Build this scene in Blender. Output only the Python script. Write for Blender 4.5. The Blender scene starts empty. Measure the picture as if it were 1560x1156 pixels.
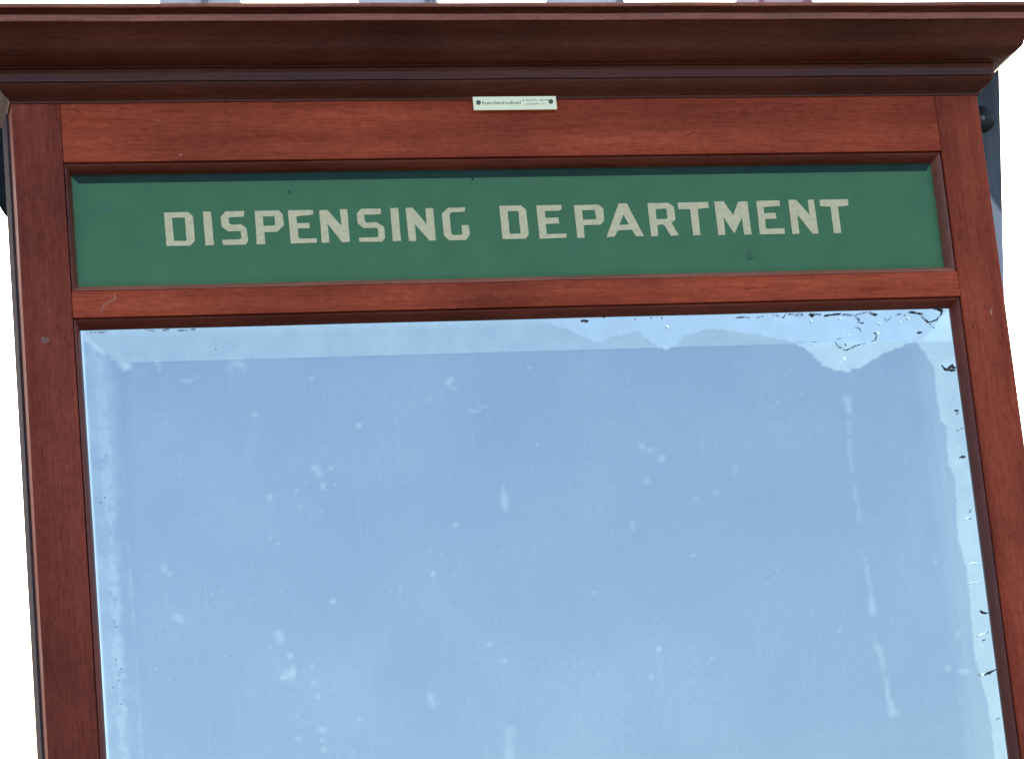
import bpy, bmesh, math, random
import numpy as np
from mathutils import Matrix, Vector

random.seed(7)
rng = np.random.default_rng(11)
S = bpy.context.scene
COL = S.collection

# ------------------------------------------------------------------ camera, sky, sun, exposure
# Frame-local axes: X right, Y up along the face, Z out of the face, origin at the middle of the
# lower edge of the top rail. (ROT, TR) carry that frame into camera axes (from its straight edges).
FPX = 5000.0
rx, ry, rz = -0.26530276, 0.24263086, 0.03024458
TR = np.array([0.0048442, 0.20956603, -3.0836185])
def Rx(a): c, s = math.cos(a), math.sin(a); return np.array([[1,0,0],[0,c,-s],[0,s,c]])
def Ry(a): c, s = math.cos(a), math.sin(a); return np.array([[c,0,s],[0,1,0],[-s,0,c]])
def Rz(a): c, s = math.cos(a), math.sin(a); return np.array([[c,-s,0],[s,c,0],[0,0,1]])
ROT = Rz(rz) @ Ry(ry) @ Rx(rx)
PITCH = math.radians(9.5)                      # the camera looks slightly up
ROLL = rz + math.asin(math.tan(PITCH) * math.tan(ry))   # so that the rails are level
UP = np.array([-math.sin(ROLL)*math.cos(PITCH), math.cos(ROLL)*math.cos(PITCH), -math.sin(PITCH)])
FW = np.array([0, 0, -1.0]); FW = FW - UP*(FW @ UP); FW /= np.linalg.norm(FW)
RT = np.cross(FW, UP)
RWC = np.array([RT, FW, UP])                   # camera axes -> world axes
HALF, STILE = 0.425, 0.0442
W = HALF + STILE
BOTTOM, DEPTH = -1.66, 0.074
low = min((RWC @ (ROT @ np.array([x, BOTTOM, z]) + TR))[2] for x in (-W, W) for z in (0, -DEPTH))
CAM = np.array([0, 0, -low + 0.001])
def Wd(P): return RWC @ (ROT @ np.array(P, float) + TR) + CAM          # frame-local -> world

cd = bpy.data.cameras.new('camera'); cam = bpy.data.objects.new('camera', cd); COL.objects.link(cam)
cd.sensor_width = 36.0; cd.sensor_fit = 'HORIZONTAL'; cd.lens = FPX/1560*36
cd.clip_start = 0.05; cd.clip_end = 5000
m4 = Matrix.Identity(4)
for i in range(3):
    for j in range(3): m4[i][j] = RWC[i][j]
    m4[i][3] = CAM[i]
cam.matrix_world = m4
S.camera = cam

SUN_AZ, SUN_EL = math.radians(-6.0), math.radians(40.0)     # behind the frame, a little to the left
world = bpy.data.worlds.new('World'); S.world = world; world.use_nodes = True
nt = world.node_tree; nt.nodes.clear()
sky = nt.nodes.new('ShaderNodeTexSky'); sky.sky_type = 'NISHITA'; sky.sun_disc = False
sky.sun_elevation = SUN_EL; sky.sun_rotation = SUN_AZ
sky.air_density = 1.0; sky.dust_density = 5.5; sky.ozone_density = 1.0; sky.altitude = 0
bg = nt.nodes.new('ShaderNodeBackground'); bg.inputs[1].default_value = 0.10
out = nt.nodes.new('ShaderNodeOutputWorld')
nt.links.new(sky.outputs[0], bg.inputs[0]); nt.links.new(bg.outputs[0], out.inputs[0])
sd = bpy.data.lights.new('sun', 'SUN'); sd.energy = 2.0; sd.angle = math.radians(0.53); sd.color = (1, 0.95, 0.88)
sun = bpy.data.objects.new('sun', sd); COL.objects.link(sun)
sdir = Vector((math.sin(SUN_AZ)*math.cos(SUN_EL), math.cos(SUN_AZ)*math.cos(SUN_EL), math.sin(SUN_EL)))
sun.rotation_euler = sdir.to_track_quat('Z', 'Y').to_euler(); sun.location = (0, 6, 8)
S.render.engine = 'CYCLES'
S.view_settings.view_transform = 'Standard'; S.view_settings.look = 'None'
S.view_settings.exposure = 2.32; S.view_settings.gamma = 1.0

# ------------------------------------------------------------------ pixels of the photograph -> points on the frame
CL = -ROT.T @ TR
def px(x, y, z=0.0):
    d = ROT.T @ np.array([(x-780)/FPX, -(y-578)/FPX, -1.0])
    return CL + d*((z-CL[2])/d[2])
def to_px(P):
    c = P @ ROT.T + TR
    return np.stack([780+FPX*c[:,0]/-c[:,2], 578-FPX*c[:,1]/-c[:,2]], 1)
def at_depth(x, y, D):                         # world point on the plane at forward distance D
    d = RWC @ np.array([(x-780)/FPX, -(y-578)/FPX, -1.0])
    return CAM + d*(D/d[1])

# ------------------------------------------------------------------ materials
def new_mat(name):
    m = bpy.data.materials.new(name); m.use_nodes = True
    n = m.node_tree; return m, n, n.nodes['Principled BSDF'], n.links.new
def node(n, t, **kw):
    o = n.nodes.new(t)
    for k, v in kw.items(): setattr(o, k, v)
    return o
def ramp(n, stops):
    r = n.nodes.new('ShaderNodeValToRGB'); e = r.color_ramp.elements
    while len(e) < len(stops): e.new(0.5)
    for q, (p, c) in zip(e, stops):
        q.position = p; q.color = (*c, 1) if len(c) == 3 else c
    return r
def mixc(n, L, mode, fac, a, b):
    m = n.nodes.new('ShaderNodeMix'); m.data_type = 'RGBA'; m.blend_type = mode
    for s, v in ((m.inputs[0], fac), (m.inputs[6], a), (m.inputs[7], b)):
        if hasattr(v, 'is_output'): L(v, s)
        elif isinstance(v, tuple): s.default_value = (*v, 1)
        else: s.default_value = v
    return m.outputs[2]
def plain(name, col, rough=0.5, metal=0.0, vary=0.12, scale=60, bump=0.0, spec=0.5):
    m, n, b, L = new_mat(name)
    tc = node(n, 'ShaderNodeTexCoord'); no = node(n, 'ShaderNodeTexNoise')
    no.inputs['Scale'].default_value = scale; no.inputs['Detail'].default_value = 5
    L(tc.outputs['Object'], no.inputs['Vector'])
    r = ramp(n, [(0.3, tuple(c*(1-vary) for c in col)), (0.7, tuple(min(1, c*(1+vary)) for c in col))])
    L(no.outputs['Fac'], r.inputs[0]); L(r.outputs[0], b.inputs['Base Color'])
    b.inputs['Roughness'].default_value = rough; b.inputs['Metallic'].default_value = metal; b.inputs['Specular IOR Level'].default_value = spec
    if bump:
        bp = node(n, 'ShaderNodeBump'); bp.inputs['Strength'].default_value = bump; bp.inputs['Distance'].default_value = 0.001
        L(no.outputs['Fac'], bp.inputs['Height']); L(bp.outputs[0], b.inputs['Normal'])
    return m

def wood(name, axis, tone=1.0, dark=(0.20, 0.036, 0.018), light=(0.40, 0.088, 0.036), rough=0.5, spec=0.07):
    m, n, b, L = new_mat(name)
    tc = node(n, 'ShaderNodeTexCoord'); oi = node(n, 'ShaderNodeObjectInfo')
    off = node(n, 'ShaderNodeVectorMath', operation='SCALE'); off.inputs[0].default_value = (3.1, 5.7, 2.3)
    L(oi.outputs['Random'], off.inputs['Scale'])
    ad = node(n, 'ShaderNodeVectorMath', operation='ADD')
    L(tc.outputs['Object'], ad.inputs[0]); L(off.outputs[0], ad.inputs[1])
    def layer(along, across, detail, rgh=0.55, dist=0.0):
        mp = node(n, 'ShaderNodeMapping')
        sc = [across]*3; sc[axis] = along; mp.inputs['Scale'].default_value = sc
        L(ad.outputs[0], mp.inputs['Vector'])
        no = node(n, 'ShaderNodeTexNoise'); no.inputs['Scale'].default_value = 1; no.inputs['Detail'].default_value = detail
        no.inputs['Roughness'].default_value = rgh; no.inputs['Distortion'].default_value = dist
        L(mp.outputs[0], no.inputs['Vector']); return no.outputs['Fac']
    broad = layer(1.6, 38, 5, 0.62, 0.25)         # ribbon stripes
    fine = layer(30, 560, 3, 0.6)               # fibre
    flek = layer(150, 210, 3, 0.6)               # cross fleck / chatoyance
    pore = layer(70, 1500, 2, 0.6)
    mott = layer(7, 9, 3, 0.5)
    r1 = ramp(n, [(0.30, dark), (0.52, tuple((a+c)/2 for a, c in zip(dark, light))), (0.72, light)])
    L(broad, r1.inputs[0])
    r2 = ramp(n, [(0.32, (0.66, 0.62, 0.60)), (0.68, (1.18, 1.18, 1.18))]); L(fine, r2.inputs[0])
    c = mixc(n, L, 'MULTIPLY', 0.55, r1.outputs[0], r2.outputs[0])
    r3 = ramp(n, [(0.3, (0.80, 0.76, 0.74)), (0.7, (1.15, 1.17, 1.2))]); L(flek, r3.inputs[0])
    c = mixc(n, L, 'MULTIPLY', 0.7, c, r3.outputs[0])
    r4 = ramp(n, [(0.28, (0.58, 0.54, 0.56)), (0.70, (1.18, 1.16, 1.12))]); L(mott, r4.inputs[0])
    c = mixc(n, L, 'MULTIPLY', 0.8, c, r4.outputs[0])
    r5 = ramp(n, [(0.30, (0.45, 0.4, 0.4)), (0.40, (1, 1, 1))]); L(pore, r5.inputs[0])
    c = mixc(n, L, 'MULTIPLY', 0.8, c, r5.outputs[0])
    c = mixc(n, L, 'MULTIPLY', 1.0, c, (tone, tone, tone))
    L(c, b.inputs['Base Color'])
    rr = ramp(n, [(0.3, (rough-0.10,)*3), (0.7, (rough+0.12,)*3)]); L(mott, rr.inputs[0]); L(rr.outputs[0], b.inputs['Roughness'])
    b.inputs['Specular IOR Level'].default_value = spec
    bp = node(n, 'ShaderNodeBump'); bp.inputs['Strength'].default_value = 0.22; bp.inputs['Distance'].default_value = 0.0004
    L(fine, bp.inputs['Height']); L(bp.outputs[0], b.inputs['Normal'])
    return m

WX = wood('mahogany_along_x', 0, dark=(0.37, 0.060, 0.028), light=(0.64, 0.124, 0.053))
WY = wood('mahogany_along_y', 1, dark=(0.33, 0.059, 0.030), light=(0.56, 0.112, 0.053))
WL = wood('left_stile_mahogany', 1, dark=(0.24, 0.051, 0.031), light=(0.42, 0.095, 0.055), rough=0.6)
WSD = wood('aged_side_panel', 1, dark=(0.080, 0.062, 0.064), light=(0.125, 0.098, 0.100), rough=0.8, spec=0.03)
WC = wood('shaded_cornice_mahogany', 0, dark=(0.105, 0.028, 0.015), light=(0.195, 0.056, 0.028), rough=0.30, spec=0.24)  # wood darkened to carry the shade of the cornice undersides
WF = wood('lit_mahogany_x', 0, dark=(0.40, 0.13, 0.075), light=(0.60, 0.21, 0.12), rough=0.4, spec=0.3)  # wood lightened to paint in the light on fillet, lip and bottom beads
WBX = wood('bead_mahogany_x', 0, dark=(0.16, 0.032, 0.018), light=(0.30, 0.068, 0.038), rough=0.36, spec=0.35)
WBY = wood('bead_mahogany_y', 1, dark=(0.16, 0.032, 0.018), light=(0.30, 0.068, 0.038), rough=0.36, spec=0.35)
WFY = wood('lit_bead_y', 1, dark=(0.30, 0.10, 0.065), light=(0.44, 0.165, 0.11), rough=0.4, spec=0.3)  # lighter colour paints in the light caught by the right sign bead
BACK = plain('dark_backing', (0.05, 0.035, 0.03), 0.8)
GREEN = plain('green_sign_paint', (0.092, 0.245, 0.106), 0.30, vary=0.07, scale=28, spec=0.2)
GREEN_EDGE_SHADE = plain('shaded_green_edge', (0.014, 0.050, 0.030), 0.35, vary=0.2, scale=50, spec=0.2)  # darker green paints in the shade on the top bevel under the bead
CREAM = plain('aged_cream_leaf', (0.92, 0.79, 0.45), 0.5, vary=0.09, scale=260, bump=0.1, spec=0.15)
PLATE = plain('polished_plate', (1.0, 0.84, 0.48), 0.30, metal=0.85, vary=0.02)
INK = plain('grey_ink', (0.10, 0.10, 0.09), 0.6)
SCREW = plain('dull_steel', (0.20, 0.19, 0.16), 0.45, metal=0.7, vary=0.3, scale=700)
BLACK = plain('exposed_black_backing', (0.10, 0.10, 0.10), 0.6, vary=0.6, scale=350, spec=0.2)
PALE = plain('pale_flake', (0.97, 0.97, 0.88), 0.15, metal=1.0, vary=0.02)
PALE_WOOD = plain('bare_scratch', (0.52, 0.25, 0.16), 0.6)
FILLER = plain('old_filler', (0.30, 0.12, 0.085), 0.6, scale=500)
NAVY = plain('black_paint', (0.012, 0.016, 0.017), 0.6, vary=0.3, spec=0.1)
KNOB = plain('black_knob', (0.012, 0.014, 0.016), 0.4)

# ------------------------------------------------------------------ mesh helpers
def link(name, me, mat, parent=None, **props):
    o = bpy.data.objects.new(name, me); COL.objects.link(o)
    if mat: me.materials.append(mat)
    if parent: o.parent = parent
    for k, v in props.items(): o[k] = v
    return o
def from_py(name, v, f, mat, parent=None, smooth=False, **props):
    me = bpy.data.meshes.new(name); me.from_pydata([tuple(map(float, q)) for q in v], [], f); me.update()
    bm = bmesh.new(); bm.from_mesh(me); bmesh.ops.recalc_face_normals(bm, faces=bm.faces[:]); bm.to_mesh(me); bm.free()
    if smooth:
        for p in me.polygons: p.use_smooth = True
    return link(name, me, mat, parent, **props)
def box(name, lo, hi, mat, parent=None, bev=0.0008, seg=2, wob=0.0, cuts=0, axis=0, **props):
    bm = bmesh.new(); bmesh.ops.create_cube(bm, size=1)
    for v in bm.verts:
        for i in range(3): v.co[i] = lo[i] if v.co[i] < 0 else hi[i]
    if bev: bmesh.ops.bevel(bm, geom=bm.edges[:], offset=bev, segments=seg, profile=0.6, affect='EDGES')
    me = bpy.data.meshes.new(name); bm.to_mesh(me); bm.free()
    return link(name, me, mat, parent, **props)
def prism(name, loops, z0, z1, mat, parent=None, **props):
    """flat outline (with holes) in the frame's XY, given thickness z0..z1"""
    bm = bmesh.new(); edges = []
    for lp in loops:
        vs = [bm.verts.new((x, y, z1)) for x, y in lp]
        edges += [bm.edges.new((vs[i], vs[(i+1) % len(vs)])) for i in range(len(vs))]
    bmesh.ops.triangle_fill(bm, use_beauty=True, use_dissolve=True, edges=edges)
    bmesh.ops.recalc_face_normals(bm, faces=bm.faces[:])
    for fc in bm.faces:
        if fc.normal.z < 0: fc.normal_flip()
    top = bm.faces[:]
    r = bmesh.ops.extrude_face_region(bm, geom=top)
    newv = [g for g in r['geom'] if isinstance(g, bmesh.types.BMVert)]
    for v in newv: v.co.z = z0
    bmesh.ops.recalc_face_normals(bm, faces=bm.faces[:])
    me = bpy.data.meshes.new(name); bm.to_mesh(me); bm.free()
    return link(name, me, mat, parent, **props)
def ribbon(name, pts, w, z, h, mat, parent, taper=True, gap=0, **props):
    """a thin ragged strip on the plane z following pts (frame-local XY)"""
    P = [np.array(p) for p in pts]; Q = []
    for i in range(len(P)-1):
        n = max(2, int(np.linalg.norm(P[i+1]-P[i])/0.0015))
        for k in range(n): Q.append(P[i]+(P[i+1]-P[i])*k/n)
    Q.append(P[-1]); v, f = [], []
    n = len(Q)
    for i, q in enumerate(Q):
        d = Q[min(i+1, n-1)]-Q[max(i-1, 0)]; d = d/(np.linalg.norm(d)+1e-9); nn = np.array([-d[1], d[0]])
        t = i/max(1, n-1); s = w*(0.45+0.75*random.random())*((0.35+1.3*math.sin(math.pi*min(max(t, 0.06), 0.94))**0.6) if taper else 1)/1.3
        q = q+nn*(random.random()-0.5)*w*0.45
        v += [(*(q+nn*s/2), z+h), (*(q-nn*s/2), z+h)]
        if i and not (gap and random.random() < gap): f.append((2*i-2, 2*i-1, 2*i+1, 2*i))
    return from_py(name, v, f, mat, parent, **props)

# ------------------------------------------------------------------ the ground the frame stands on
gm, gn, gb, GL = new_mat('asphalt')
tc = node(gn, 'ShaderNodeTexCoord'); no = node(gn, 'ShaderNodeTexNoise'); no.inputs['Scale'].default_value = 90; no.inputs['Detail'].default_value = 6
GL(tc.outputs['Object'], no.inputs['Vector'])
gr = ramp(gn, [(0.3, (0.020, 0.019, 0.018)), (0.7, (0.045, 0.043, 0.040))]); GL(no.outputs['Fac'], gr.inputs[0]); GL(gr.outputs[0], gb.inputs['Base Color'])
gb.inputs['Roughness'].default_value = 0.9
from_py('ground', [(-2000,-2000,0),(2000,-2000,0),(2000,2000,0),(-2000,2000,0)], [(0,1,2,3)], gm, kind='structure')

# ------------------------------------------------------------------ the framed mirror
root = bpy.data.objects.new('pharmacy_mirror', None); COL.objects.link(root)
rw = Matrix.Identity(4); RR = RWC @ ROT; LL = RWC @ TR + CAM
for i in range(3):
    for j in range(3): rw[i][j] = RR[i][j]
    rw[i][3] = LL[i]
root.matrix_world = rw
root['label'] = 'tall mahogany framed mirror with moulded cornice and green lettered sign panel'
root['category'] = 'mirror'

Y_T, MRT, MRB, CB = 0.13, -0.1226, -0.1473, 0.0564
MB0, MB1 = -1.56, BOTTOM                        # bottom rail
TH = 0.030
for s in (-1, 1):
    lo, hi = ((-W, MB1, -TH), (-HALF, Y_T-0.004, 0)) if s < 0 else ((HALF, MB1, -TH), (W, Y_T-0.004, 0))
    st = box('stile', lo, hi, WL if s < 0 else WY, root, bev=0.0014, seg=3)
    sx = s*W
    a, b_ = sorted((sx+s*0.0022, sx-s*0.016))
    box('side_panel', (a, MB1+0.0, -DEPTH), (b_, Y_T-0.004, -TH-0.0005), WSD, root, bev=0.0012, seg=2)
    a, b_ = sorted((sx+s*0.0004, sx-s*0.015))
    box('shadow_gap', (a, MB1+0.002, -TH-0.0004), (b_, Y_T-0.006, -TH+0.0008), BACK, root, bev=0)
g = 0.0003
box('top_rail', (-HALF+g, 0, -TH), (HALF-g, Y_T-0.004, -0.0002), WX, root, bev=0.0007)
box('middle_rail', (-HALF+g, MRB, -TH), (HALF-g, MRT, -0.0003), WX, root, bev=0.0007)
box('bottom_rail', (-HALF+g, MB1, -TH), (HALF-g, MB0, -0.0002), WX, root, bev=0.0007)
box('back_board', (-W+0.017, MB1+0.01, -0.060), (W-0.017, Y_T-0.01, -0.052), BACK, root, bev=0)

# ---- cornice: one moulding mitred round the front and both ends
def arc(c, r0, r1, a0, a1, n):   # ellipse points (y,z)
    return [(c[0]+r0*math.sin(math.radians(a0+(a1-a0)*k/n)), c[1]+r1*math.cos(math.radians(a0+(a1-a0)*k/n))) for k in range(n+1)]
prof = [(0.0566, -0.006), (0.0566, 0.0016), (0.0580, 0.0018)]
prof += [(0.0584, 0.0012), (0.0597, 0.0022), (0.0612, 0.0044), (0.0632, 0.0075), (0.0655, 0.0102), (0.0678, 0.0122), (0.0700, 0.0134), (0.0712, 0.0136)]
prof += [(0.0714, 0.0126), (0.0722, 0.0126), (0.0724, 0.0146), (0.0735, 0.0149), (0.0770, 0.0142), (0.0805, 0.0146), (0.0832, 0.0158)]
prof += [(0.0834, 0.0150), (0.0842, 0.0150), (0.0843, 0.0182), (0.0850, 0.0186)]
prof += [(0.0852, 0.0205), (0.0858, 0.0232), (0.0868, 0.0262), (0.0881, 0.0292), (0.0897, 0.0323), (0.0916, 0.0353), (0.0938, 0.0377), (0.0958, 0.0390), (0.0968, 0.0393)]
prof += [(0.0973, 0.0390), (0.0986, 0.0397), (0.1010, 0.0412), (0.1040, 0.0436), (0.1070, 0.0466), (0.1100, 0.0502), (0.1125, 0.0537), (0.1138, 0.0558)]
prof += [(0.1140, 0.0572), (0.1146, 0.0577), (0.1200, 0.0577), (0.1205, 0.0572)]
prof += [(0.1206, 0.0560), (0.1214, 0.0562), (0.1228, 0.0575), (0.1240, 0.0600), (0.1246, 0.0622)]
prof += [(0.1250, 0.0634), (0.1259, 0.0641), (0.1282, 0.0643), (0.1288, 0.0639), (0.1289, 0.0630), (0.1289, 0.030), (0.1289, 0.0)]
def cornice_mesh(lid):
    v, f = [], []; n = len(prof); NX = 40
    path = [('l', -DEPTH), ('l', 0)]
    rings = []
    for (y, z) in prof: pass
    stations = []
    stations.append(lambda y, z: (-W-z, y, -DEPTH))
    for k in range(NX+1):
        t = -1+2*k/NX
        stations.append(lambda y, z, t=t: ((W+z)*t, y, z))
    stations.append(lambda y, z: (W+z, y, -DEPTH))
    for st in stations:
        for (y, z) in prof:
            X, Y, Z = st(y, z)
            w = 0.00012*(math.sin(X*17+y*90)+math.sin(X*41+1.3))
            v.append((X, Y+w, Z+w*0.6))
    m = len(stations)
    for i in range(m-1):
        for j in range(n-1):
            f.append((i*n+j, i*n+j+1, (i+1)*n+j+1, (i+1)*n+j))
    # top board and back
    if not lid: return v, f
    c0 = len(v); v += [(-W, 0.1289, 0), (W, 0.1289, 0), (W, 0.1289, -DEPTH), (-W, 0.1289, -DEPTH)]
    f.append((c0, c0+1, c0+2, c0+3))
    return v, f
FULL = prof
def cut(lo, hi): return [q for q in FULL[lo:hi+1]]
i_f0 = FULL.index((0.1140, 0.0572)); i_f1 = FULL.index((0.1205, 0.0572))
i_l0 = FULL.index((0.1250, 0.0634)); n_ = len(FULL)
co = None
for nm, a_, b_, mt_ in (('cornice', 0, i_f0, WC), ('fillet', i_f0, i_f1, WF), ('cove', i_f1, i_l0, WC), ('top_lip', i_l0, n_-1, WF)):
    prof = cut(a_, b_)
    v, f = cornice_mesh(nm == 'top_lip')
    o = from_py(nm, v, f, mt_, co or root, smooth=True)
    co = co or o
    o.data.set_sharp_from_angle(angle=math.radians(28))

# ---- glazing beads, mitred
bp_ = [(0.0008, -0.016), (0.0008, -0.0036), (0.0012, -0.0029), (0.0019, -0.0030), (0.0031, -0.0041), (0.0044, -0.0057), (0.0056, -0.0075), (0.0066, -0.0095), (0.0073, -0.0114), (0.0076, -0.0124), (0.0079, -0.0127), (0.0079, -0.016)]
def bead(x0, x1, y0, y1, side, parent):
    v, f = [], []; n = len(bp_)
    K = 14
    for k in range(K+1):
        t = k/K
        for (u, z) in bp_:
            if side == 'top':    p = (x0+u+(x1-x0-2*u)*t, y1-u, z)
            if side == 'bottom': p = (x0+u+(x1-x0-2*u)*t, y0+u, z)
            if side == 'left':   p = (x0+u, y0+u+(y1-y0-2*u)*t, z)
            if side == 'right':  p = (x1-u, y0+u+(y1-y0-2*u)*t, z)
            w = 0.00015*math.sin(t*23+u*900)
            v.append((p[0]+w*(side in ('left', 'right')), p[1]+w*(side in ('top', 'bottom')), p[2]))
    for i in range(K):
        for j in range(n-1): f.append((i*n+j, i*n+j+1, (i+1)*n+j+1, (i+1)*n+j))
    f.append(tuple(range(n))); f.append(tuple(K*n+j for j in range(n)))
    mat = (WF if side == 'bottom' else WBX) if side in ('top', 'bottom') else (WFY if side == 'right' and y1 == 0 else WBY)  # bottom beads and right sign bead lightened in colour as if lit
    o = from_py('glazing_bead', v, f, mat, parent, smooth=True)
    try: o.data.set_sharp_from_angle(angle=math.radians(35))
    except Exception: pass
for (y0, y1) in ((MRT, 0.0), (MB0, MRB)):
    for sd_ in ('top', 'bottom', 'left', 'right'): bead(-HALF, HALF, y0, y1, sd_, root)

# ---- green sign panel, bevelled, with lettering
ZG = -0.0128
gx, gt, gbm = HALF-0.003, -0.0025, MRT+0.003
BV = 0.0078+0.0098
def sign():
    xi, ti, bi = HALF-0.0078-0.006, -0.0164, MRT+0.0078+0.004
    v = [(-gx, gbm, ZG-0.0014), (gx, gbm, ZG-0.0014), (gx, gt, ZG-0.0014), (-gx, gt, ZG-0.0014),
         (-xi, bi, ZG), (xi, bi, ZG), (xi, ti, ZG), (-xi, ti, ZG)]
    f = [(4,5,6,7), (0,1,5,4), (1,2,6,5), (3,0,4,7)]
    o = from_py('sign_panel', v, f, GREEN, root)
    from_py('bevelled_edge', [v[2], v[3], v[7], v[6]], [(0,1,2,3)], GREEN_EDGE_SHADE, o)  # top bevel only, its shade painted into the green
    return o
sg = sign()
sg['label'] = 'green sign panel lettered DISPENSING DEPARTMENT'
def reg(ox, oy, s, pts): return [(ox+x/s, oy+y/s) for x, y in pts]
A_ = lambda p: reg(220, 290, 5.2, p)
B_ = lambda p: reg(500, 290, 5.2, p)
C_ = lambda p: reg(740, 280, 5.2, p)
D_ = lambda p: reg(1030, 280, 5.2, p)
letters = [
 [A_([(155,178),(345,173),(385,208),(400,403),(362,440),(175,442)]), A_([(217,219),(320,217),(334,402),(235,403)])],
 [A_([(462,172),(527,170),(550,434),(484,438)])],
 [A_([(640,170),(790,165),(788,210),(668,217),(670,262),(690,274),(765,271),(808,300),(822,400),(800,432),(622,434),(616,394),(755,390),(770,378),(762,328),(745,323),(665,327),(612,290),(603,213)])],
 [A_([(873,165),(1062,160),(1095,192),(1104,280),(1050,330),(950,333),(957,428),(890,430)]), A_([(937,210),(1030,207),(1036,275),(1020,281),(943,283)])],
 [A_([(1136,160),(1335,157),(1337,190),(1305,200),(1203,207),(1208,262),(1305,260),(1310,300),(1214,303),(1220,375),(1232,384),(1365,382),(1368,415),(1160,424)])],
 [[(486.3,320.8),(498.8,320.2),(520.2,344.8),(517.7,319.2),(528.8,318.8),(533.1,368.8),(521.2,369.4),(498.8,341),(501.7,369.8),(490.2,370.4)]],
 [B_([(258,148),(415,147),(418,190),(285,195),(288,245),(305,257),(380,255),(442,290),(450,378),(425,408),(247,410),(243,377),(385,373),(398,365),(393,308),(380,298),(280,300),(232,262),(226,185)])],
 [B_([(490,143),(553,141),(576,402),(513,405)])],
 [B_([(612,141),(668,138),(780,270),(770,143),(830,142),(852,397),(803,400),(686,270),(698,402),(640,404)])],
 [B_([(948,140),(1083,137),(1083,170),(975,176),(960,190),(974,345),(990,356),(1050,354),(1062,345),(1057,278),(1112,276),(1122,350),(1090,396),(958,397),(917,358),(900,185)])],
 [C_([(107,177),(280,174),(318,205),(341,405),(315,437),(133,440)]), C_([(172,218),(258,218),(276,395),(190,400)])],
 [C_([(400,173),(598,170),(600,205),(575,215),(468,218),(472,272),(575,270),(582,316),(474,320),(483,392),(490,400),(638,395),(640,428),(427,437)])],
 [C_([(698,173),(890,167),(928,195),(938,290),(910,325),(775,330),(783,428),(725,430)]), C_([(762,211),(862,208),(877,275),(870,283),(770,287)])],
 [C_([(1052,158),(1117,157),(1252,415),(1190,418),(1160,365),(1046,370),(1020,420),(957,424)]), C_([(1090,245),(1135,325),(1058,328)])],
 [C_([(1280,155),(1445,153),(1490,185),(1502,285),(1470,310),(1530,410),(1465,414),(1415,330),(1400,324),(1358,328),(1366,415),(1310,418)]), C_([(1345,203),(1430,198),(1440,270),(1430,280),(1352,283)])],
 [D_([(10,152),(252,145),(260,192),(170,200),(192,408),(135,411),(110,202),(18,203)])],
 [D_([(302,143),(375,141),(452,250),(490,145),(563,141),(597,400),(540,405),(520,268),(465,388),(455,388),(375,265),(390,405),(335,410)])],
 [D_([(635,138),(818,133),(822,178),(693,185),(697,235),(785,232),(796,277),(704,281),(710,350),(720,358),(857,353),(862,398),(663,402)])],
 [D_([(887,130),(948,128),(1057,248),(1042,130),(1090,127),(1127,395),(1080,397),(960,245),(976,397),(922,400)])],
 [D_([(1135,128),(1362,124),(1364,175),(1280,182),(1308,390),(1250,393),(1222,182),(1140,180)])],
]
def hand(q):
    P = [np.array(px(x, y, ZG)[:2]) for x, y in q]; o = []
    for i in range(len(P)):
        a, b = P[i], P[(i+1) % len(P)]; n = max(1, int(np.linalg.norm(b-a)/0.0035))
        for k in range(n): o.append(tuple(a+(b-a)*k/n+(rng.random(2)-0.5)*0.00022))
    return o
for lp in letters:
    prism('letter', [hand(q) for q in lp], ZG-0.0002, ZG+0.0004, CREAM, sg)
def spot(name, x, y, r, z, mat, parent, sx=1.0, sy=1.0, h=0.0003, **pr):
    c = px(x, y, z); n = 12
    pts = [(c[0]+r*sx*math.cos(k*2*math.pi/n)*(0.75+0.5*random.random()), c[1]+r*sy*math.sin(k*2*math.pi/n)*(0.75+0.5*random.random())) for k in range(n)]
    return prism(name, [pts], z-0.0001, z+h, mat, parent, **pr)
DG = plain('dark_green_chip', (0.010, 0.035, 0.022), 0.5)
LG = plain('pale_green_scuff', (0.075, 0.19, 0.13), 0.5)
ribbon('paint_chip', [px(*q, ZG)[:2] for q in ((1139,393),(1138,389),(1141,386.5),(1146,389),(1146,393),(1141,395.5),(1139,393))], 0.0011, ZG, 0.0003, DG, sg, taper=False)
for x, y, r in ((440,293,.0012), (720,273,.0012), (716,279,.0006), (1336,262,.0006)): spot('paint_chip', x, y, r, ZG, DG, sg)
ribbon('scuff', [px(*q, ZG)[:2] for q in ((867,375),(879,381),(885,368),(886,364))], 0.0014, ZG, 0.0002, LG, sg)
ribbon('scuff', [px(*q, ZG)[:2] for q in ((148,316),(154,309),(160,316))], 0.0020, ZG, 0.0002, LG, sg)
ribbon('scuff', [px(*q, ZG)[:2] for q in ((159,322),(166,319),(171,316))], 0.0016, ZG, 0.0002, LG, sg)
spot('scuff', 211, 373, .0012, ZG, LG, sg)

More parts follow.
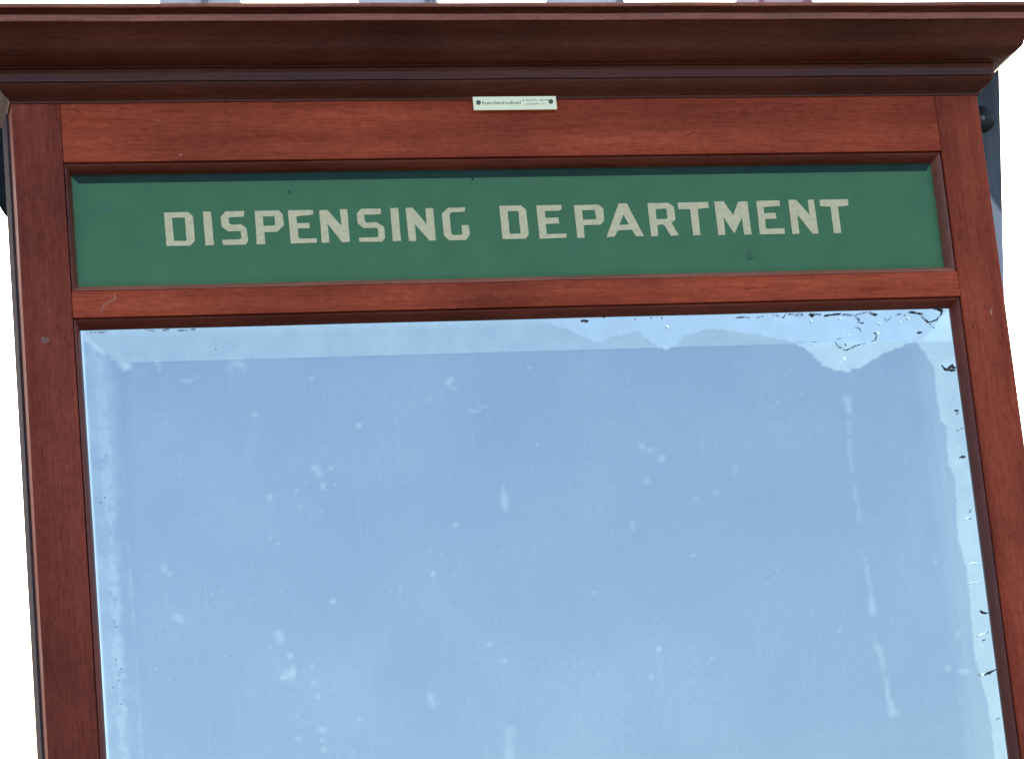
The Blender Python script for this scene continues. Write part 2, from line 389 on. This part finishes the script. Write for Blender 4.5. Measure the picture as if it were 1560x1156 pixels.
# ---- mirror glass: bevelled plate with worn silvering
ZM = -0.0125
mm, mn, mb, ML = new_mat('old_silvered_mirror')
at = node(mn, 'ShaderNodeAttribute', attribute_name='clear')
tc = node(mn, 'ShaderNodeTexCoord')
no = node(mn, 'ShaderNodeTexNoise'); no.inputs['Scale'].default_value = 900; no.inputs['Detail'].default_value = 2
no2 = node(mn, 'ShaderNodeTexNoise'); no2.inputs['Scale'].default_value = 9; no2.inputs['Detail'].default_value = 5
ML(tc.outputs['Object'], no.inputs['Vector']); ML(tc.outputs['Object'], no2.inputs['Vector'])
tint = ramp(mn, [(0.0, (0.310, 0.362, 0.376)), (0.13, (0.347, 0.393, 0.404)), (0.5, (0.59, 0.632, 0.545)), (0.75, (0.67, 0.73, 0.66)), (1.0, (0.90, 0.95, 0.88))]); ML(at.outputs['Fac'], tint.inputs[0])
r1 = ramp(mn, [(0.3, (0.955,)*3), (0.7, (1.045,)*3)]); ML(no.outputs['Fac'], r1.inputs[0])
r2 = ramp(mn, [(0.3, (0.97, 0.975, 0.985)), (0.7, (1.03, 1.025, 1.015))]); ML(no2.outputs['Fac'], r2.inputs[0])
c = mixc(mn, ML, 'MULTIPLY', 1.0, tint.outputs[0], r1.outputs[0]); c = mixc(mn, ML, 'MULTIPLY', 1.0, c, r2.outputs[0])
mpv = node(mn, 'ShaderNodeMapping'); mpv.inputs['Scale'].default_value = (230, 14, 1); mpv.inputs['Rotation'].default_value = (0, 0, 0.12)
no3 = node(mn, 'ShaderNodeTexNoise'); no3.inputs['Scale'].default_value = 1; no3.inputs['Detail'].default_value = 4
ML(tc.outputs['Object'], mpv.inputs[0]); ML(mpv.outputs[0], no3.inputs['Vector'])
r3 = ramp(mn, [(0.35, (0.99,)*3), (0.62, (1.0,)*3), (0.75, (1.05, 1.045, 1.03))]); ML(no3.outputs['Fac'], r3.inputs[0])
c = mixc(mn, ML, 'MULTIPLY', 1.0, c, r3.outputs[0])
ML(c, mb.inputs['Base Color']); mb.inputs['Metallic'].default_value = 1.0; mb.inputs['Roughness'].default_value = 0.10

BW = 0.0325
def lines(a, b, step, keep):
    L_ = list(np.arange(a, b, step))+[b]+list(keep); L_ = sorted(set(round(float(q), 6) for q in L_))
    o = [L_[0]]
    for q in L_[1:]:
        if q-o[-1] < step*0.3:
            if q in [round(k, 6) for k in keep]: o[-1] = q
            continue
        o.append(q)
    return np.array(o)
mx = HALF-0.0035; mt, mbo = MRB-0.0035, MB0+0.0035
xs = lines(-mx, mx, 0.00125, (-HALF+0.008+BW, HALF-0.008-BW))
ys = np.concatenate([lines(-0.64, mt, 0.00125, (MRB-0.0078-BW,))[::-1], np.linspace(-0.66, mbo+BW, 14), [mbo]])
X, Y = np.meshgrid(xs, ys)
fx = np.clip((np.abs(X)-(HALF-0.008-BW))/BW, 0, 1.2)
fy = np.maximum(np.clip((Y-(MRB-0.0078-BW))/BW, 0, 1.2), np.clip((mbo+BW-Y)/BW, 0, 1.2))
Z = ZM-0.0014*np.maximum(fx, fy)
PV = np.stack([X.ravel(), Y.ravel(), Z.ravel()], 1)
flat = PV.copy(); flat[:, 2] = ZM
UV = to_px(flat); U, V_ = UV[:, 0], UV[:, 1]
# value noise for ragged outlines
def vnoise(x, y, s, seed):
    r = np.random.default_rng(seed); G = r.random((256, 256)); gx_, gy_ = x/s+50, y/s+50
    i, j = np.floor(gx_).astype(int), np.floor(gy_).astype(int); u, w = gx_-i, gy_-j
    u, w = u*u*(3-2*u), w*w*(3-2*w); q = lambda a, b: G[a % 256, b % 256]
    return (q(i,j)*(1-u)+q(i+1,j)*u)*(1-w)+(q(i,j+1)*(1-u)+q(i+1,j+1)*u)*w
def fbm(x, y, s, seed): return (vnoise(x,y,s,seed)+0.5*vnoise(x,y,s/2,seed+1)+0.25*vnoise(x,y,s/4,seed+2))/1.75
n1, n2, n3 = fbm(U, V_, 22, 1), fbm(U, V_, 7, 5), fbm(U, V_, 130, 9)
sm = lambda a, b, t: (lambda q: q*q*(3-2*q))(np.clip((t-a)/(b-a), 0, 1))
inch = 1.0
clear = 0.13+0.10*(n3-0.5)
fxr, fyr = fx.ravel(), np.clip((Y-(MRB-0.0078-BW))/BW, 0, 1.2).ravel()
topb = (fyr > 0.001) & (fyr >= fxr)
leftb = (fxr > 0.001) & ~topb & (PV[:, 0] < 0)
rightb = (fxr > 0.001) & ~topb & (PV[:, 0] > 0)
clear = np.where(topb, 0.44+0.14*(n1-0.5)+0.10*sm(0.7, 1.0, fyr), clear)
clear = np.where(leftb, 0.20+0.16*(n1-0.5), clear)
# darker line just inside the left bevel
clear += np.where(PV[:, 0] < 0, -0.09*np.exp(-((U-np.interp(V_, [556,800,1156], [184,188,205]))/11)**2)*(~topb), 0)
# left bevel: chain of pale blooms
cx = np.interp(V_, [500, 560, 700, 800, 950, 1156], [136, 153, 161, 168, 176, 188]); hw = 3+9*sm(0.42, 0.62, fbm(U*0+3, V_, 34, 21))
clear = np.where(leftb | (topb & (U < 200)), np.maximum(clear, 0.28*sm(1.8, 0.3, np.abs(U-cx+9*(n1-0.5))/hw)*sm(0.2, 0.6, n2+0.1)), clear)
# corner bloom
for (a, b_) in (((128,508),(156,535)), ((172,530),(192,556)), ((140,520),(175,520))):
    a, b_ = np.array(a), np.array(b_); t = np.clip(((UV-a)@(b_-a))/((b_-a)@(b_-a)), 0, 1); d = np.linalg.norm(UV-(a+t[:, None]*(b_-a)), axis=1)
    clear = np.maximum(clear, 0.46*np.exp(-(d/(6+8*n2))**2))
# scalloped clear zone along the top right and down the right edge
sc = [(815,484),(850,497),(880,508),(905,520),(925,516),(950,508),(972,504),(985,515),(1000,528),(1016,532),(1030,528),(1040,512),(1060,506),(1085,500),(1110,503),(1150,508),(1190,517),(1210,523),(1225,530),(1240,543),(1252,556),(1272,565),(1290,566),(1310,560),(1330,548),(1345,538),(1365,532),(1385,522),(1396,522),(1600,522)]
yb = np.interp(U, [q[0] for q in sc], [q[1] for q in sc])+6*(n2-0.5)
zone = sm(-1.2, 1.2, yb-V_)*(U > 815)
up = sm(-1.2, 1.2, np.interp(U, [815,1200,1215,1240,1300,1390,1500], [540,540,517,526,524,520,520])-V_+4*(n2-0.5))
clear = clear*(1-zone)+zone*(0.50+0.17*up+0.16*(n1-0.5)+0.08*sm(900,1350,U)*up)
rb = [(380,1388),(520,1396),(540,1410),(560,1424),(600,1427),(640,1433),(650,1442),(707,1444),(728,1457),(780,1457),(823,1460),(862,1472),(938,1480),(1000,1485),(1062,1503),(1108,1511),(1156,1515)]
xb = np.interp(V_, [q[0] for q in rb], [q[1] for q in rb])+6*(n2-0.5)
zr = sm(-1.5, 1.5, U-xb)*(V_ > 515)
clear = np.where(rightb & (zr < 1), clear+0.04, clear)
clear = clear*(1-zr)+zr*np.maximum(clear, 0.46+0.16*(n1-0.5))
xb2 = np.interp(V_, [520,600,800,1156], [1393,1404,1432,1478])
clear += 0.05*sm(-14, 6, U-xb2)*(~topb)*(1-zr)*(zone < .5)
# thin bright line where the plate meets the beads
el = HALF-0.0079; edge = np.maximum(sm(0.0030, 0.0006, el-np.abs(PV[:, 0])), sm(0.0026, 0.0004, (MRB-0.0079)-PV[:, 1]))
clear = np.maximum(clear, edge*(0.66+0.3*n1))
# blooms, spots and a dried run
bl = [(239,552,4,4,.7),(243,562,3,3,.6),(285,580,9,3,.5),(300,574,4,3,.4),(362,553,9,5,.45),(370,560,5,5,.4),(350,560,4,4,.3),(475,577,3,3,.7),(388,631,4,4,.5),(684,582,5,5,.65),(692,592,4,3,.4),(689,577,3,3,.4),
 (806,560,3,3,.6),(547,648,4,4,.65),(722,626,9,3,.4),(735,620,7,2,.4),(480,713,6,5,.55),(486,722,5,5,.5),(504,713,4,3,.5),(492,740,4,5,.5),(510,738,2,2,.45),(411,757,4,5,.6),(452,747,3,4,.35),(411,819,2,2,.5),(424,828,2,3,.5),(458,773,3,3,.35),
 (769,765,6,12,.55),(767,748,3,8,.35),(694,800,5,4,.5),(600,805,26,9,.14),(620,780,24,10,.12),(507,916,4,4,.65),(660,874,3,4,.55),(425,967,7,6,.45),(428,975,5,5,.4),(442,998,4,4,.55),(440,1027,8,8,.55),(447,1020,4,6,.5),(432,1032,4,4,.5),
 (476,1014,3,3,.4),(478,1040,4,4,.4),(484,1061,4,4,.5),(490,1111,6,5,.55),(491,1126,4,3,.4),(493,1142,4,4,.5),(455,1124,6,3,.35),(453,1090,3,3,.3),(656,1062,6,8,.5),(660,1074,4,6,.45),(745,981,4,3,.5),(769,1006,3,3,.45),(777,1115,8,8,.4),(776,1145,7,16,.45),
 (270,940,7,5,.5),(250,866,5,6,.45),(258,874,4,4,.35),(276,945,4,4,.4),(978,680,4,5,.5),(992,685,6,4,.4),(1008,698,5,5,.55),(985,732,6,5,.4),(1090,750,5,5,.35),(1060,760,5,4,.3),(964,800,4,7,.4),(1057,845,5,3,.4),(1120,715,4,8,.35),(818,676,3,3,.4),
 (1004,988,4,4,.6),(992,1030,3,4,.4),(1000,943,2,2,.4),(905,902,5,3,.4),(1085,1003,3,3,.3),(1279,960,3,3,.4),(1444,1017,4,5,.55),(1425,855,3,4,.35),(1460,966,5,6,.3),
 (1444,556,9,5,.8),(1470,1022,8,4,.6),(1462,702,7,5,.5),(1290,608,7,6,.45),(1294,622,4,8,.4),(1294,648,4,9,.3),(1345,1010,4,10,.45),(1341,995,4,10,.45),(1352,1050,4,14,.45),(1358,1070,5,6,.4),(1360,1083,8,7,.55),(1328,925,6,14,.3),(1335,985,4,6,.4)]
for (a, b_, w_, h_, s_) in bl:
    d = np.sqrt(((U-a)/w_)**2+((V_-b_)/h_)**2)+0.9*(n2-0.5)
    clear = np.maximum(clear, np.minimum(clear+0.30*s_*sm(1.9, 0.0, d), 0.95))
run = [(1291,600),(1295,690),(1318,850),(1326,900),(1335,960),(1345,1010),(1357,1085)]
xr = np.interp(V_, [q[1] for q in run], [q[0] for q in run])
clear += 0.09*np.exp(-((U-xr+3*(n1-0.5))/4.5)**2)*sm(0.40, 0.58, n1)*(V_ > 600)*(V_ < 1090)
# scattered small spots
for k in range(150):
    a, b_ = rng.uniform(200, 1440), rng.uniform(560, 1156); r_ = rng.uniform(1.1, 2.6)
    if a > 700 and rng.random() < 0.5: continue
    msk = (np.abs(U-a) < 12) & (np.abs(V_-b_) < 12)
    d = np.hypot((U[msk]-a)/r_, (V_[msk]-b_)/r_)
    clear[msk] += rng.uniform(0.03, 0.12)*sm(1.6, 0.4, d)
clear = np.clip(clear+0.05*(n2-0.5), 0, 1)
ny, nx = X.shape
idx = np.arange(ny*nx).reshape(ny, nx)
quads = np.stack([idx[1:, :-1], idx[1:, 1:], idx[:-1, 1:], idx[:-1, :-1]], -1).reshape(-1, 4)
me = bpy.data.meshes.new('mirror_glass')
me.vertices.add(len(PV)); me.vertices.foreach_set('co', PV.ravel())
me.loops.add(quads.size); me.loops.foreach_set('vertex_index', quads.ravel().astype(np.int32))
me.polygons.add(len(quads)); me.polygons.foreach_set('loop_start', np.arange(0, quads.size, 4, dtype=np.int32))
me.polygons.foreach_set('loop_total', np.full(len(quads), 4, np.int32))
me.update(); me.validate()
ca = me.attributes.new('clear', 'FLOAT', 'POINT'); ca.data.foreach_set('value', clear.astype(np.float32))
mirror = link('mirror_glass', me, mm, root, label='bevelled mirror plate with worn silvering reflecting blue sky')

# cracks where the silvering has gone, as thin black flakes on the plate
E_ = lambda p: reg(1200, 430, 4.28, p)
F_ = lambda p: reg(800, 430, 3.545, p)
G_ = lambda p: reg(1260, 800, 3.247, p)
H_ = lambda p: reg(100, 480, 3.85, p)
I_ = lambda p: reg(1420, 650, 5.78, p)
cracks = [(E_([(5,203),(60,208)]),.7),(E_([(70,195),(75,220)]),.7),(E_([(135,212),(180,205),(250,215),(330,205),(430,212)]),1.3),(E_([(440,210),(520,192)]),1),(E_([(430,212),(470,245),(460,262),(520,265)]),1.3),
 (E_([(435,288),(470,300),(478,325)]),.7),(E_([(530,190),(560,208),(590,210)]),2.0),(E_([(630,230),(650,252),(680,222)]),1.0),(E_([(705,208),(750,205),(780,220)]),.9),(E_([(790,192),(830,195),(885,207)]),1.6),
 (E_([(870,215),(920,262),(960,300)]),1.2),(E_([(915,262),(970,245),(998,212)]),1.3),(E_([(998,214),(1012,190),(990,170),(960,168)]),2.6),(E_([(550,315),(580,340),(572,378),(540,390)]),1.0),
 (E_([(310,390),(330,420),(380,445),(440,415),(510,395)]),1.2),(E_([(322,372),(345,365)]),.8),(E_([(362,392),(380,408),(372,416)]),1.3),(E_([(845,330),(878,325)]),2.2),(E_([(155,388),(205,386)]),.6),
 (E_([(1003,540),(1030,565),(1060,570),(1096,572)]),2.2),(E_([(1045,562),(1075,545),(1097,560)]),2.8),(E_([(1090,832),(1118,836)]),2.0),(E_([(1122,838),(1105,858)]),1.2),(E_([(1108,968),(1120,950),(1147,950)]),1.0),(E_([(1122,1140),(1158,1136)]),3.2),
 (G_([(757,420),(775,430),(797,433)]),1.9),(G_([(778,740),(803,728),(836,714)]),2.6),(G_([(752,735),(753,745)]),1.5),(G_([(840,955),(862,950)]),1.2),(G_([(768,568),(785,566)]),.9),(G_([(790,525),(798,530)]),1.5),
 (F_([(303,203),(325,207),(343,210)]),2.6),(F_([(420,182),(437,185)]),1.3),(F_([(585,196),(602,197)]),1.5),(F_([(680,186),(690,202)]),.8),(F_([(705,192),(715,176),(726,196)]),.8),(F_([(735,176),(745,206)]),.9),
 (F_([(1138,190),(1180,185),(1216,190)]),1.2),(F_([(1250,190),(1292,180)]),.7),(F_([(1330,170),(1398,188),(1412,165)]),.9),(F_([(1425,168),(1447,182)]),1.1),(F_([(1455,166),(1476,186)]),1.1),(F_([(1490,165),(1502,180)]),1.0),(F_([(1535,170),(1562,182)]),2.4),
 (H_([(120,101),(250,95)]),.6),(H_([(460,82),(530,90)]),.7),(H_([(568,86),(612,82)]),1.2),(H_([(645,88),(722,85)]),.7),(H_([(730,82),(775,80)]),.7),(I_([(335,755),(345,720)]),.8),(I_([(335,800),(345,812)]),.9)]
for pts, w_ in cracks:
    ribbon('silvering_crack', [px(x, y, ZM)[:2] for x, y in pts], w_*0.00078, ZM, 0.0003, BLACK, mirror, gap=0.0 if w_ > 1.5 else 0.2)

for pts, w_ in ((G_([(745,546),(775,535),(793,527)]),1.4),(G_([(695,197),(715,186),(747,187)]),.9),(G_([(700,287),(755,276)]),.7),(G_([(760,740),(776,736)]),2.0),(I_([(280,815),(330,790)]),.8)):
    ribbon('pale_flake', [px(x, y, ZM)[:2] for x, y in pts], w_*0.0011, ZM, 0.0003, PALE, mirror)
for (x, y), a, b_ in ((( 155,252),1.5,2),((340,235),1.5,1.6),((600,268),1.6,2),((590,330),1.7,3.2),((400,345),1.4,2),((785,232),2,2),((735,260),1.3,1.8),((370,497),1.7,3.4),((345,520),1.3,1.3),((565,395),1.5,1.2),((168,384),1.6,.8)):
    q = E_([(x, y)])[0]; spot('pale_flake', q[0], q[1], 0.00062, ZM, PALE, mirror, sx=a, sy=b_)
q = F_([(767,240)])[0]; spot('pale_flake', q[0], q[1], 0.0014, ZM, PALE, mirror)
for q in ((178,954),(176,1004),(185,1018),(181,1036),(172,1046),(185,1072),(160,757),(153,765),(1167,881),(1172,878),(329,532)):
    spot('silvering_crack', q[0], q[1], 0.00045, ZM, BLACK, mirror)

# ---- nameplate
p0, p1 = px(722, 169, 0.0045), px(847, 146.5, 0.0045)
NP = box('nameplate', (p0[0], p0[1]+0.0004, 0.0001), (p1[0], p1[1]+0.0002, 0.0042), PLATE, root, bev=0.0004, label='small ivory nameplate with lettering and two screws')
pw, ph = p1[0]-p0[0], p1[1]-p0[1]; pcy = (p0[1]+p1[1])/2
def dome(name, c, r, h, mat, parent, slot=True):
    v, f = [], []; n = 20; ring = [(1, 0), (1, .25), (.88, .62), (.62, .88), (.3, .98)]
    for (a, b_) in ring:
        for k in range(n): t = 2*math.pi*k/n; v.append((c[0]+r*a*math.cos(t), c[1]+r*a*math.sin(t), c[2]+h*b_))
    for i in range(len(ring)-1):
        for k in range(n): f.append((i*n+k, i*n+(k+1) % n, (i+1)*n+(k+1) % n, (i+1)*n+k))
    f.append(tuple((len(ring)-1)*n+k for k in range(n)))
    return from_py(name, v, f, mat, parent, smooth=True)
for sx, sy in ((729.0, 156.4), (839.2, 154.9)):
    c = px(sx, sy, 0.0045); dome('screw', (c[0], c[1], 0.0042), 0.0023, 0.0011, SCREW, NP)
def text(body, x0, x1, yc, h, parent):
    cu = bpy.data.curves.new('lettering', 'FONT'); cu.body = body; cu.size = 1.0; cu.extrude = 0.0
    o = bpy.data.objects.new('lettering', cu); COL.objects.link(o)
    bpy.context.view_layer.update()
    dg = bpy.context.evaluated_depsgraph_get(); me = bpy.data.meshes.new_from_object(o.evaluated_get(dg))
    bpy.data.objects.remove(o); bpy.data.curves.remove(cu)
    a = np.array([v.co[:] for v in me.vertices]); mn_, mx_ = a.min(0), a.max(0)
    for v in me.vertices:
        v.co = (x0+(v.co.x-mn_[0])/(mx_[0]-mn_[0])*(x1-x0), yc+(v.co.y-mn_[1])/(mx_[1]-mn_[1])*h-h/2, 0.00432)
    link('lettering', me, INK, parent)
q = lambda x, y: px(x, y, 0.0043)
text('haulemubel', q(735, 157)[0], q(793, 157)[0], q(764, 156.6)[1], 0.0034, NP)
text('5-10-PTS  ARTS', q(796, 155)[0], q(835, 155)[0], q(815, 153.0)[1], 0.0017, NP)
text('LONDON  W.1.', q(801, 155)[0], q(833, 155)[0], q(815, 158.6)[1], 0.0015, NP)

# ---- marks in the wood
Q7 = lambda p: reg(0, 280, 3.613, p)
MID = [o for o in root.children if o.name == 'middle_rail'][0]
ribbon('scratch', [px(x, y, 0)[:2] for x, y in Q7([(633,600),(632,632),(620,642),(585,655),(563,685),(556,712)])], 0.0010, -0.0003, 0.0002, PALE_WOOD, MID)
ribbon('scratch', [px(x, y, 0)[:2] for x, y in Q7([(575,618),(625,618)])], 0.0005, -0.0003, 0.0002, PALE_WOOD, MID)
LS = [o for o in root.children if o.name.startswith('stile')]
LEFT = LS[0]; RIGHT = LS[1]
spot('filled_hole', 68, 518, 0.0034, 0, FILLER, LEFT, h=0.0001)
TOP = [o for o in root.children if o.name == 'top_rail'][0]
spot('nick', 275, 236, 0.0012, 0, PALE_WOOD, TOP, h=0.0001)
spot('nick', 110, 162, 0.0008, 0, PALE_WOOD, TOP, h=0.0001)
spot('nick', 1510, 475, 0.0016, 0, PALE_WOOD, RIGHT, h=0.0001, sy=1.8, sx=.7)

# ------------------------------------------------------------------ the painted stand the frame leans on
pts = [Wd((x, y, z)) for x in (-W-.065, W+.065) for y in (.0565, .1313) for z in (-DEPTH, 0)]
D0 = max(p[1] for p in pts)+0.004
stand = bpy.data.objects.new('painted_stand', None); COL.objects.link(stand)
gp = at_depth(1500, 200, D0+0.03); stand.location = (gp[0], gp[1], 0)
stand['label'] = 'slate blue post with black round knob and cross board behind the mirror'
stand['category'] = 'stand'
bpy.context.view_layer.update()
off = np.array([gp[0], gp[1], 0])
a, b_ = at_depth(1522, 95, D0), at_depth(1527.5, 330, D0)
dirn = (b_-a)/np.linalg.norm(b_-a)
foot = a+dirn*((0.0-a[2])/dirn[2]); headp = at_depth(1521.6, 78, D0)
wdt = 0.062
pm, pn, pb, PL = new_mat('slate_post_paint')
tc = node(pn, 'ShaderNodeTexCoord'); mp = node(pn, 'ShaderNodeMapping'); mp.inputs['Scale'].default_value = (160, 160, 14)
no = node(pn, 'ShaderNodeTexNoise'); no.inputs['Scale'].default_value = 1; no.inputs['Detail'].default_value = 4
PL(tc.outputs['Object'], mp.inputs[0]); PL(mp.outputs[0], no.inputs['Vector'])
r1 = ramp(pn, [(0.3, (0.085, 0.108, 0.132)), (0.7, (0.150, 0.175, 0.198))]); PL(no.outputs['Fac'], r1.inputs[0])
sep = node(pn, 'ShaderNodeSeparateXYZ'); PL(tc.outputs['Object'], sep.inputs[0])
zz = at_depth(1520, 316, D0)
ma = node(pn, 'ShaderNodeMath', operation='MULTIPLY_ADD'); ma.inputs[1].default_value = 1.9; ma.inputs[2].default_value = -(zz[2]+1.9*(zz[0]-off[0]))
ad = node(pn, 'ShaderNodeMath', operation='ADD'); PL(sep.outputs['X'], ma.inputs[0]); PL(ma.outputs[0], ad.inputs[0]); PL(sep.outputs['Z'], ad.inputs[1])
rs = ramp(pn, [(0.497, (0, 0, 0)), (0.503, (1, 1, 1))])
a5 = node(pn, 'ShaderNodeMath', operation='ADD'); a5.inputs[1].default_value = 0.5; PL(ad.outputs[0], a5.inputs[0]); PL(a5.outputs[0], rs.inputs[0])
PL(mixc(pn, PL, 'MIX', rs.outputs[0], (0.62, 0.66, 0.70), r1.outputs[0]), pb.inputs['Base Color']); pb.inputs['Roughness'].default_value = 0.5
def slab(name, quad, thick, mat, parent, off):
    bm = bmesh.new(); fr = [bm.verts.new(tuple(p-off)) for p in quad]; bk = [bm.verts.new(tuple(p-off+np.array([0, thick, 0]))) for p in quad]
    n = len(quad); bm.faces.new(fr); bm.faces.new(bk[::-1])
    for i in range(n): bm.faces.new((fr[i], bk[i], bk[(i+1) % n], fr[(i+1) % n]))
    bmesh.ops.recalc_face_normals(bm, faces=bm.faces[:])
    bmesh.ops.bevel(bm, geom=bm.edges[:], offset=0.002, segments=2, affect='EDGES')
    me = bpy.data.meshes.new(name); bm.to_mesh(me); bm.free(); return link(name, me, mat, parent)
hx = np.array([wdt, 0, 0])
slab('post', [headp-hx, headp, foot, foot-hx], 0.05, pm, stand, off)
# black cross board, rounded lower corner, joined to the back of the post
D1 = D0+0.0505
cpx = [(-330, 20), (-150, 36), (1508, 118), (1508, 300), (60, 345), (24, 337), (12, 331), (3, 322), (-5, 306), (-14, 285), (-40, 262), (-90, 248), (-330, 240)]  # left end enlarged out of view to block sky light from the cornice
slab('cross_board', [at_depth(x, y, D1) for x, y in cpx], 0.02, NAVY, stand, off)
kc = at_depth(1494.5, 182.5, D0)-off
kn = dome('knob', (0, 0, 0), 0.0140, 0.006, KNOB, stand); kn.location = tuple(kc); kn.rotation_euler = (math.radians(90), 0, 0)
kb = dome('knob_screw', (0, 0, 0.0057), 0.0035, 0.0014, SCREW, kn)

# ------------------------------------------------------------------ upright boards standing behind, tops just over the cornice
G1 = plain('pale_grey_board', (0.82, 0.83, 0.82), 0.6, vary=0.15, scale=25)
G2 = plain('dark_edge', (0.28, 0.30, 0.31), 0.6)
G3 = plain('pink_board', (0.90, 0.62, 0.62), 0.6, vary=0.2, scale=25)
G4 = plain('red_edge', (0.50, 0.20, 0.23), 0.6)
D2 = D0+0.55
def board(x0, x1, mat, edge, em, label, group):
    e = bpy.data.objects.new('upright_board', None); COL.objects.link(e)
    A, B = at_depth(x0, 4, D2), at_depth(x1, 4, D2); topz = at_depth((x0+x1)/2, -70, D2)[2]
    e.location = ((A[0]+B[0])/2, D2, 0); w2 = (B[0]-A[0])/2
    box('panel', (-w2, 0, 0), (w2, 0.02, topz), mat, e, bev=0.002)
    for (s0, s1) in edge:
        box('edge_strip', (-w2+2*w2*s0, -0.004, 0.002), (-w2+2*w2*s1, -0.0002, topz-0.002), em, e, bev=0.001)
    e['label'] = label; e['category'] = 'board'; e['group'] = group
board(243, 366, G1, [(0.52, 0.60)], G2, 'pale grey board with one dark strip near its middle, behind the cornice', 'boards behind the mirror')
board(546, 667, G1, [(0.84, 0.90), (0.93, 0.97)], G2, 'pale grey board with two dark strips near its edge, behind the cornice', 'boards behind the mirror')
board(832, 951, G1, [(0.90, 0.99)], G2, 'pale grey board with one broad dark edge strip, behind the cornice', 'boards behind the mirror')
board(1122, 1238, G3, [(0.30, 0.36), (0.88, 0.99)], G4, 'pink board with red strips, behind the cornice', 'boards behind the mirror')

# ------------------------------------------------------------------ small dents and scratches of use on the frame
DENT = plain('dark_dent', (0.12, 0.026, 0.014), 0.6, spec=0.1)
WORN = plain('worn_spot', (0.62, 0.20, 0.11), 0.6, spec=0.1)
for part, x0, x1, y0, y1, along in ((TOP, -.41, .41, .006, .05, 0), (MID, -.41, .41, MRB+.004, MRT-.004, 0), (LEFT, -W+.006, -HALF-.005, -.58, .045, 1), (RIGHT, HALF+.005, W-.006, -.58, .045, 1)):
    for k in range(9):
        a = np.array([rng.uniform(x0, x1), rng.uniform(y0, y1)]); l = rng.uniform(.002, .011); d = np.array([1.0, rng.normal(0, .25)]) if along == 0 else np.array([rng.normal(0, .25), 1.0])
        zt = {0: -0.0002, 1: 0.0}[along] if part is not MID else -0.0003
        ribbon('scratch', [a, a+d*l*.5, a+d*l], rng.uniform(.0003, .0007), zt, 0.00012, DENT if rng.random() < .6 else WORN, part)
